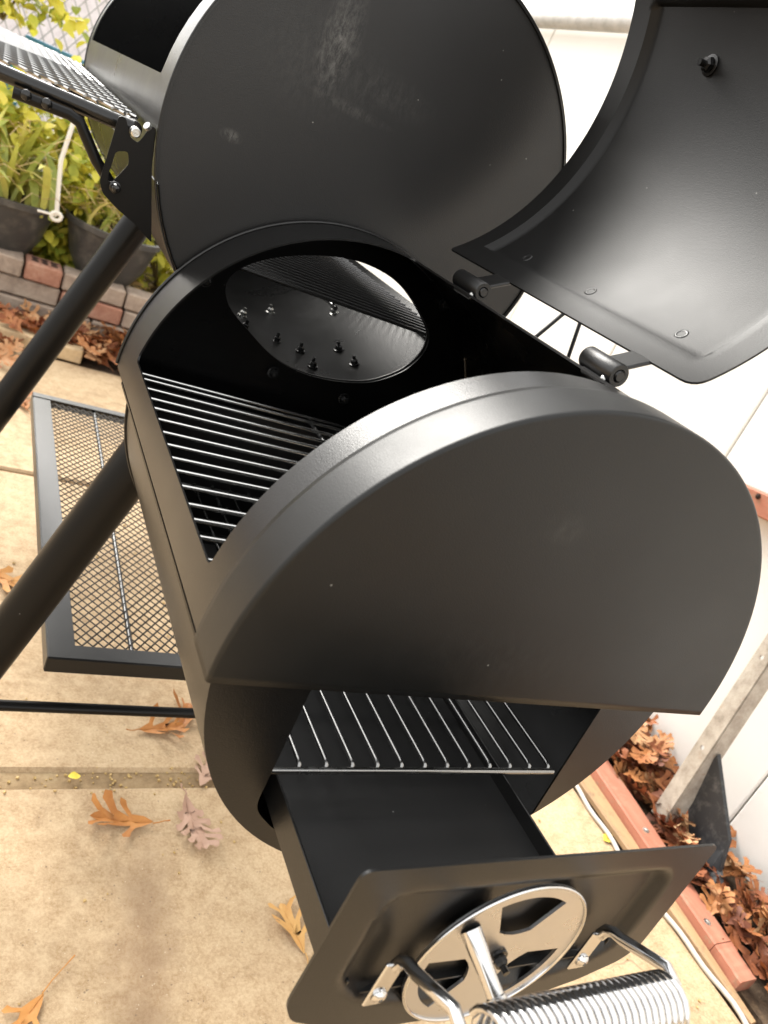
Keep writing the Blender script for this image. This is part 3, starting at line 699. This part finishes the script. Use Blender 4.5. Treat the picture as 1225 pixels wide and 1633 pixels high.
mb = MB(); mb.tube([(R2 * math.cos(a), TB, R2 * math.sin(a)) for a in np.linspace(PI, 2 * PI, 50)], .002, 6); mb.build('tub_rim', M['tube'], sm)
mb = MB(); mb.box((0, (TB + L) / 2, -.0035), (2 * R - .004, L - TB + .004, .002)); mb.build('ledge', M['inner_shade'], sm)
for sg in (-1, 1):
    mb = MB(); mb.box((sg * (R + R2 - .003) / 2, (.026 + TB) / 2, -.0035), (R - R2 + .002, TB - .026, .002)); mb.build('seam_flange', M['inner_shade'], sm)
# --- plates between the chambers
def spline(P, n=8):
    out = []; m = len(P)
    for i in range(m):
        a, b, c, d = [np.array(P[(i + k) % m]) for k in (-1, 0, 1, 2)]
        for k in range(n): t_ = k / n; out.append(tuple(.5 * (2 * b + (c - a) * t_ + (2 * a - 5 * b + 4 * c - d) * t_ ** 2 + (3 * b - a - 3 * c + d) * t_ ** 3)))
    return out
hole = spline([(-.112, .085), (-.118, .108), (-.095, .132), (-.050, .153), (0, .163), (.050, .155), (.095, .126), (.104, .108), (.100, .090), (.085, .070), (.052, .050), (.0, .041), (-.045, .046), (-.085, .066)])
mb = MB(); sheet(mb, [((R - .0022) * math.cos(a), max(-.003, (R - .0022) * math.sin(a))) for a in np.linspace(-.012, PI + .012, 90)], [[(x, max(z, .0)) for x, z in hole]], .02, flat(L - .0035), T); mb.build('firebox_back_plate', M['inner_shade'], sm, sharp=35)
mb = MB(); sheet(mb, circ(MX, MZ, MR - .0015, 120), [hole], .02, flat(L + .003), T); mb.build('barrel_end_plate', M['disc'], sm, sharp=35)
for (x, z) in ((-.139, .099), (-.047, .034), (.036, .028), (-.06, .172), (.10, .155)):
    mb = MB(); mb.bolt((x, L - .0051, z), (0, -1, 0), .0045, .006); mb.build('bolt', M['gloss'], sm)
# --- main barrel
y0, y1 = L + .001, MY1
mb = MB(); op = rpoly([(MR * D(80), .492), (MR * D(176), .492), (MR * D(176), 1.222), (MR * D(80), 1.222)], .006)
sheet(mb, [(MR * -.05, y0), (MR * (PI + .32), y0), (MR * (PI + .32), y1), (MR * -.05, y1)], [op], .014, cyl(MR, MX, MZ), T); shade_inside(mb.build('barrel_hood', M['paint'], sm, sharp=35))
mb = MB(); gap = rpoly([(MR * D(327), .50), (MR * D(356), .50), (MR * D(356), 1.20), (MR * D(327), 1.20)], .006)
sheet(mb, [(MR * (PI + .32), y0), (MR * (2 * PI - .05), y0), (MR * (2 * PI - .05), y1), (MR * (PI + .32), y1)], [gap], .016, cyl(MR - .0008, MX, MZ), T); mb.build('barrel_tub', M['inner_shade'], sm, sharp=35)
mb = MB(); sheet(mb, circ(MX, MZ, MR - .0015, 90), [], .03, flat(MY1 - .004), T); mb.build('barrel_far_plate', M['inner_shade'], sm, sharp=35)
for y in (L + .002, MY1):
    mb = MB(); mb.tube([(MX + (MR + .0004) * math.cos(a), y, MZ + (MR + .0004) * math.sin(a)) for a in np.linspace(0, 2 * PI, 140)[:-1]], .0011, 6, closed=True); mb.build('rim', M['paint'], sm)
for (x, y, z) in ((.025, .553, .030), (.024, .503, .030), (.072, .557, .0445), (.074, .509, .0455), (.003, .578, .0265), (.028, .70, .0305), (-.038, .582, .0285), (-.024, .646, .0275), (.104, .679, .0615)):
    n_ = Vector((MX - x, 0, MZ - z)).normalized(); mb = MB(); mb.bolt((x, y, z), n_, .0042, .0055); mb.tube([(x, y, z), Vector((x, y, z)) + n_ * .011], .002, 8); mb.build('bolt', M['zinc'] if y > .6 else M['gloss'], sm)
# --- lids, seen from inside
def smooth(t_): t_ = min(1, max(0, t_)); return t_ * t_ * (3 - 2 * t_)
def lid(name, cx, cz, r0, a0, a1, ya, yb, ea, eb, yea, yeb, nuts, dimples, hn, hinge, hx, hz):
    def f(u, v):
        a = u / r0; d = min((a - ea) * r0, (eb - a) * r0, v - yea, yeb - v); k = .0055 * smooth(d / .0055 + .5)
        rr = r0 + k; return ((cx + rr * math.cos(a), v, cz + rr * math.sin(a)), (-math.cos(a), 0, -math.sin(a)))
    mb = MB(); sheet(mb, rpoly([(r0 * a0, ya), (r0 * a1, ya), (r0 * a1, yb), (r0 * a0, yb)], [.012, .010, .010, .004]), [], hn, f, -T)
    lo = mb.build(name, M['lid'], sm, sharp=40)
    for (a, y) in nuts:
        q = MB(); rr = r0 + .0040; p = Vector((cx + rr * math.cos(a), y, cz + rr * math.sin(a))); n_ = Vector((-math.cos(a), 0, -math.sin(a)))
        q.bolt(p, n_, .0055, .006); q.tube([p, p + n_ * .013], .0026, 8); q.build('nut', M['gloss'], lo)
    for (a, y) in dimples:
        q = MB(); rr = r0 + .0040; p = Vector((cx + rr * math.cos(a), y, cz + rr * math.sin(a))); n_ = Vector((-math.cos(a), 0, -math.sin(a)))
        q.lathe(p, n_, [(.0052, -.0003), (.0046, .0005), (.0036, .0006), (.0028, .0001), (.0001, .0001)], 16); q.build('rivet', M['paint'], lo)
    for y, hl in hinge:
        q = MB(); q.lathe((hx, y, hz), (0, 1, 0), [(.0044, .001), (.0044, 0), (.0072, 0), (.0077, .001), (.0077, hl - .001), (.0072, hl), (.0044, hl)], 24)
        h_ = q.build('hinge_barrel', M['paint'], sm, sharp=35)
        q = MB(); q.lathe((hx, y, hz), (0, 1, 0), [(.0001, -.0012), (.0031, -.0012), (.0038, -.0004), (.0040, .001), (.0040, hl - .002)], 20); q.build('hinge_pin', M['gloss'], h_, sharp=35)
        q = MB(); q.box((hx - .002, y + hl / 2, hz - .0075), (.007, hl * .7, .006), Matrix.Rotation(D(8), 3, 'Y'), bev=.001); q.build('hinge_foot', M['paint'], h_)
        q = MB(); q.box((hx + .016, y + hl * .55, hz + .0075), (.030, hl * .6, .003), Matrix.Rotation(D(-28), 3, 'Y'), bev=.001); q.build('hinge_leaf', M['paint'], h_)
        q = MB(); q.lathe((hx - .0062, y + .005, hz - .005), (-.6, -.5, .6), [(.0022, 0), (.0019, .0008), (.0001, .0013)], 10); q.build('weld', M['zinc'], h_)
    return lo
lid('firebox_lid', -.065, .376, .208, D(-54), D(32), .050, .385, D(-47), D(22.5), .075, .358, [(D(11.3), .276), (D(11.3), .160)], [(D(-43.2), .313), (D(-43.6), .214), (D(-43), .111)], .0036, ((.082, .034), (.262, .042)), .030, .1945)
lid('barrel_lid', -.065, .612, .225, D(-54), D(36), .48, 1.235, D(-47), D(28), .51, 1.20, [], [], .016, ((.60, .05), (1.05, .05)), .033, .438)
# V shaped wire stay behind
q = MB(); q.tube([(.222, .45, .115), (.279, .45, .213), (.289, .45, .213), (.309, .45, .118)], .0024, 8); q.tube([(.185, .45, .118), (.33, .45, .112)], .0024, 8); q.build('wire_stay', M['tube'], sm)
# --- legs, shelf, crossbar
def leg(y, pt, pb_):
    (x0, z0), (x1, z1) = pt, pb_
    k = (GZ + .012 - z1) / (z1 - z0); xb = x1 + (x1 - x0) * k
    q = MB(); q.tube([(x0, y, z0), (xb, y, GZ + .012)], .0245, 24); lg = q.build('leg', M['tube'], sm)
    q = MB(); dx = (xb - x0) / (GZ - z0); q.tube([(xb - dx * .05, y, GZ + .052), (xb, y, GZ)], .0262, 24); q.build('foot_cap', M['rubber'], lg)
leg(.475, (-.085, .035), (-.219, -.38)); leg(1.12, (-.080, .035), (-.222, -.372))
leg(.475, (.065, .035), (.199, -.38)); leg(1.12, (.065, .035), (.207, -.372))
shf = .000
def rail(p0, p1, wdir, w_, dn, name, mt='paint', th=.002):
    p0, p1, wd = V3(p0), V3(p1), V3(wdir); c = (p0 + p1) / 2; d = p1 - p0; Ln = d.length
    q = MB(); along_y = abs(d.y) > abs(d.x)
    q.box(c + wd * w_ / 2, (w_, Ln, th) if along_y else (Ln, w_, th), bev=.0006)
    q.box(c + Vector((0, 0, -dn / 2)) - wd * th * .2, (th, Ln, dn) if along_y else (Ln, th, dn), bev=.0006)
    return q.build(name, M[mt], sm)
rail((-.156, .496, -.400), (-.156, 1.30, -.400), (1, 0, 0), .032, .020, 'shelf_rail')
rail((.158, .496, -.400), (.158, 1.30, -.400), (-1, 0, 0), .036, .024, 'shelf_rail')
rail((-.157, .494, -.3985), (.157, .494, -.3985), (0, 1, 0), .026, .021, 'shelf_rail')
rail((-.157, 1.302, -.3985), (.157, 1.302, -.3985), (0, -1, 0), .020, .024, 'shelf_rail')
def exmesh(x0, x1, ya, yb, z, px, py, w_, name, mt):
    """expanded metal: two families of slanted strands, tilted ribbons"""
    q = MB(); sx, sy = px, py; slope = sy / sx
    def clip(c, sg):                  # y = c + sg*slope*x
        P = []
        for x in (x0, x1):
            y = c + sg * slope * (x - x0)
            if ya <= y <= yb: P.append((x, y))
        for y in (ya, yb):
            x = x0 + (y - c) / (sg * slope)
            if x0 < x < x1: P.append((x, y))
        return P[:2] if len(P) >= 2 else None
    for sg in (1, -1):
        c = ya - slope * (x1 - x0) if sg > 0 else ya
        end = yb if sg > 0 else yb + slope * (x1 - x0)
        while c < end:
            P = clip(c, sg)
            if P:
                a, b = Vector((*P[0], z)), Vector((*P[1], z)); d = (b - a)
                if d.length > .004:
                    q.box((a + b) / 2 + Vector((0, 0, sg * .0003)), (w_, d.length, .0016), Matrix.Rotation(math.atan2(-d.x, d.y), 3, 'Z') @ Matrix.Rotation(.6 * sg, 3, 'Y'))
            c += sy * 1.0
    return q.build(name, M[mt], sm, kind='stuff')
exmesh(-.124, .124, .520, 1.284, -.402, .0135, .0175, .0018, 'shelf_mesh', 'gloss')
q = MB(); q.tube([(-.053, .52, -.4045), (-.038, 1.29, -.4045)], .0035, 8); q.build('shelf_stiffener', M['gloss'], sm)
q = MB(); q.tube([(-.222, .475, -.4585), (.222, .475, -.4585)], .0068, 12); q.build('crossbar', M['tube'], sm)
# --- front side table
TX0, TX1, TY0, TY1, TZ = -.52, -.222, .462, 1.235, .194
for a, b in (((TX0, TY0, TZ - .002), (TX1 - .004, TY0, TZ - .002)), ((TX0, TY1, TZ), (TX1, TY1, TZ)), ((TX0, TY0, TZ), (TX0, TY1, TZ)), ((TX1 - .002, TY0, TZ - .002), (TX1 - .002, TY1, TZ - .002))):
    q = MB(); q.tube([a, b], .0062, 14); q.build('table_rail', M['gloss'], sm)
exmesh(TX0, TX1, TY0 + .003, TY1, TZ + .006, .022, .034, .0030, 'table_mesh', 'meshsteel')
for yy in (.452, 1.20):
    pts = [(-.316, yy, .1825), (-.275, yy, .1835), (-.266, yy, .181), (-.262, yy, .176), (-.2475, yy, .158), (-.233, yy, .1455)]
    q = MB(); q.tube(pts, .0046, 12); st = q.build('table_strut', M['tube'], sm)
    for x in (-.307, -.292): q = MB(); q.lathe((x, yy - .004, .1845), (0, -1, 0), [(.0042, 0), (.0042, .002), (.003, .003), (.0001, .0032)], 12); q.build('rivet', M['gloss'], st)
for yb_ in (.438, 1.21):
    P = [(-.241, .198), (-.236, .199), (-.2285, .186), (-.222, .1845), (-.2195, .190), (-.216, .201), (-.2115, .200), (-.2065, .17), (-.190, .112), (-.207, .122), (-.224, .129), (-.238, .137), (-.2425, .145)]
    sl = rpoly([(-.2365, .172), (-.2275, .1755), (-.2245, .166), (-.2335, .147), (-.2375, .148)], .003, 3)
    q = MB(); sheet(q, rpoly(P, .0018, 2), [sl], .006, flat(yb_), .0022); br = q.build('shelf_bracket', M['tube'], sm, sharp=35)
    q = MB(); q.lathe((-.2305, yb_ - .003, .1455), (0, -1, 0), [(.0048, 0), (.0048, .002), (.0036, .0025), (.0036, .007), (.0028, .009), (.0001, .0095)], 16); q.build('rod_end', M['gloss'], br, sharp=35)
    q = MB(); q.lathe((-.2265, yb_ + .004, .1915), (0, -1, 0), [(.0040, 0), (.0040, .010), (.0030, .011), (.0030, .009), (.0001, .009)], 16); q.build('wing_bolt', M['zinc'], br, sharp=35)
    q = MB(); q.lathe((-.2175, yb_ - .001, .1985), (-.5, -.3, .3), [(.0032, 0), (.0032, .003), (.0001, .0034)], 12); q.build('rivet', M['zinc'], br, sharp=35)

# ================================================================== LOOSE GRATES
cg = empty('cooking_grate', (0, .22, -.008), 'plated wire cooking grate lying in the open firebox', 'grate')
ys = [.405, .392, .370, .348, .328, .306, .282, .260, .238, .218, .195, .170, .150, .129, .103, .08]
for y in ys:
    if y < .05: continue
    q = MB(); hwid = .178; q.tube([(-hwid, y, .005), (hwid, y, .005)], .0019, 8); q.build('wire', M['grate'], cg)
for x in (-.172, .172, .0):
    q = MB(); q.tube([(x, .07, .0006), (x, .412, .0006)], .0026, 8); q.build('cross_wire', M['enamel'], cg)
ch = empty('charcoal_grate', (0, .2, -.09), 'black wire charcoal grate seen through the ash door opening', 'grate')
for x in [-.117 + .0192 * k for k in range(13)]:
    q = MB(); q.tube([(x, .0225 + .006, -.092), (x, .030, -.0862), (x, .034, -.0855), (x, .40, -.0855)], .0016, 8); q.build('wire', M['dullwire'], ch)
for y in (.027, .13, .25, .39):
    q = MB(); q.tube([(-.122, y, -.0885), (.117, y, -.0885)], .0023, 8); q.build('cross_wire', M['enamel'] if y > .1 else M['dullwire'], ch)
mg = empty('cooking_grate', (MX, .85, .115), 'wire cooking grate of the main barrel glimpsed through the hole in the firebox wall', 'grate')
for k in range(44):
    y = .46 + .0178 * k; q = MB(); q.tube([(-.165, y, .114), (.158, y, .114)], .0022, 6); q.build('wire', M['enamel'], mg)
for x in (-.155, 0., .14): q = MB(); q.tube([(x, .45, .1095), (x, 1.235, .1095)], .0026, 6); q.build('cross_wire', M['enamel'], mg)

# ================================================================== ASH DRAWER
YP = -.100
ad = empty('ash_drawer', (-.013, .05, -.125), 'black ash drawer pulled out under the firebox with spring handle and air damper', 'drawer')
q = MB(); q.box((-.0135, .112, -.1115), (.186, .42, .0014)); q.build('tray_floor', M['tray'], ad)
for x in (-.1065, .0795): q = MB(); q.box((x, .112, -.110), (.0016, .42, .0215), bev=.0004); q.build('tray_side', M['paint'], ad)
q = MB(); q.box((-.0135, .323, -.110), (.186, .0016, .02)); q.build('tray_back', M['paint'], ad)
q = MB(); arc = [(.112 - .0 * k, 0) for k in range(0)]
bl = [(-.138, -.108), (-.130, -.1225), (-.10, -.136), (-.06, -.1445), (-.013, -.1475), (.034, -.1445), (.074, -.134), (.103, -.1205), (.112, -.108)]
PO = rpoly([(.111, -.0145), (-.137, -.0145)] + bl, [.006, .006] + [.006] * 9, 4)
INP = np.array(rpoly([(.086, -.036), (-.112, -.036), (-.112, -.098), (-.092, -.113), (-.055, -.1215), (-.013, -.1245), (.03, -.1215), (.067, -.112), (.086, -.098)], [.014, .014, .012, .01, .008, .008, .008, .01, .012], 5))
def sdist(p, poly):
    p = np.array(p); a = poly; b = np.roll(poly, -1, 0); ab = b - a; t_ = np.clip(((p - a) * ab).sum(1) / np.maximum((ab ** 2).sum(1), 1e-12), 0, 1)
    d = np.sqrt((((a + ab * t_[:, None]) - p) ** 2).sum(1)).min(); return d if inside(p[None], [tuple(k) for k in poly])[0] else -d
def fp(u, v):
    k = .0060 * smooth(sdist((u, v), INP) / .008 + .5)
    return ((u, YP + k, v), (0, -1, 0))
sheet(q, PO, [], .0035, fp, .0016); fpl = q.build('face_plate', M['paint'], ad, sharp=40)
# damper wheel with three windows
DC = (-.0165, -.0925); DR = .0560; YD = YP - .0012 + .002
def rot2(p, a): return (DC[0] + p[0] * math.cos(a) - p[1] * math.sin(a), DC[1] + p[0] * math.sin(a) + p[1] * math.cos(a))
hs_ = []
for k in range(3):
    a0 = D(87 + 120 * k); hw = D(30)
    pts = [(.0475 * math.cos(a), .0475 * math.sin(a)) for a in np.linspace(-hw, hw, 12)]
    pts += [(.023 * math.cos(hw), .023 * math.sin(hw)), (.0180, .006), (.0172, 0), (.0180, -.006), (.023 * math.cos(hw), -.023 * math.sin(hw))]
    hs_.append([rot2(p, a0) for p in pts])
q = MB(); sheet(q, circ(*DC, DR, 90), hs_, .008, flat(YP - .0005), .0018); dw = q.build('damper_wheel', M['nickel'], ad, sharp=35)
q = MB(); q.tube([(DC[0] + (DR - .0003) * math.cos(a), YP - .0008, DC[1] + (DR - .0003) * math.sin(a)) for a in np.linspace(0, 2 * PI, 100)[:-1]], .0011, 6, closed=True); q.build('wheel_rim', M['chrome'], dw)
q = MB(); q.bolt((DC[0], YP - .0008, DC[1]), (0, -1, 0), .0040, .005); q.tube([(DC[0], YP, DC[1]), (DC[0], YP - .011, DC[1])], .0021, 8); q.build('pivot_nut', M['gloss'], dw, sharp=30)
q = MB(); q.lathe((-.0495, YP - .001, -.0665), (.28, -1, -.50), [(.0058, -.001), (.0056, .006), (.0046, .018), (.0045, .030), (.0052, .0305), (.0052, .033), (.0046, .0335), (.0042, .070), (.0001, .071)], 18); q.build('damper_lever', M['chrome'], ad, sharp=35)
# handle
HX0, HX1 = -.0885, .0555; YH = YP - .055; ZH = -.0600
path = [(HX0, YP - .003, -.0835), (HX0, YP - .0045, -.0770), (HX0, YP - .0085, -.0735), (HX0, YP - .014, -.0715), (HX0, YH + .014, ZH + .004), (HX0, YH + .006, ZH + .002), (HX0 + .004, YH + .001, ZH), (HX0 + .011, YH, ZH)]
path2 = [(HX0 + HX1 - p[0], p[1], p[2]) for p in path][::-1]
q = MB(); q.tube(path + path2, .0034, 14); hd = q.build('handle', M['chrome'], ad)
for x, sg in ((HX0, 1), (HX1, -1)):
    q = MB(); q.box((x, YP - .0022, -.0985), (.0115, .0022, .033), bev=.0008); q.build('handle_tab', M['chrome'], ad)
    q = MB(); q.lathe((x, YP - .0033, -.106), (0, -1, 0), [(.0046, 0), (.0044, .0012), (.0030, .0026), (.0012, .0031), (.0012, .002), (.0001, .002)], 16); q.build('screw', M['chrome'], ad, sharp=35)
q = MB(); tn = 26; pts = []
for k in range(tn * 18 + 1):
    a = 2 * PI * k / 18; x = HX0 + .012 + (HX1 - HX0 - .022) * k / (tn * 18); pts.append((x, YH + .0130 * math.cos(a), ZH + .0130 * math.sin(a)))
q.tube(pts, .0021, 8); q.build('spring_coil', M['chrome'], hd)
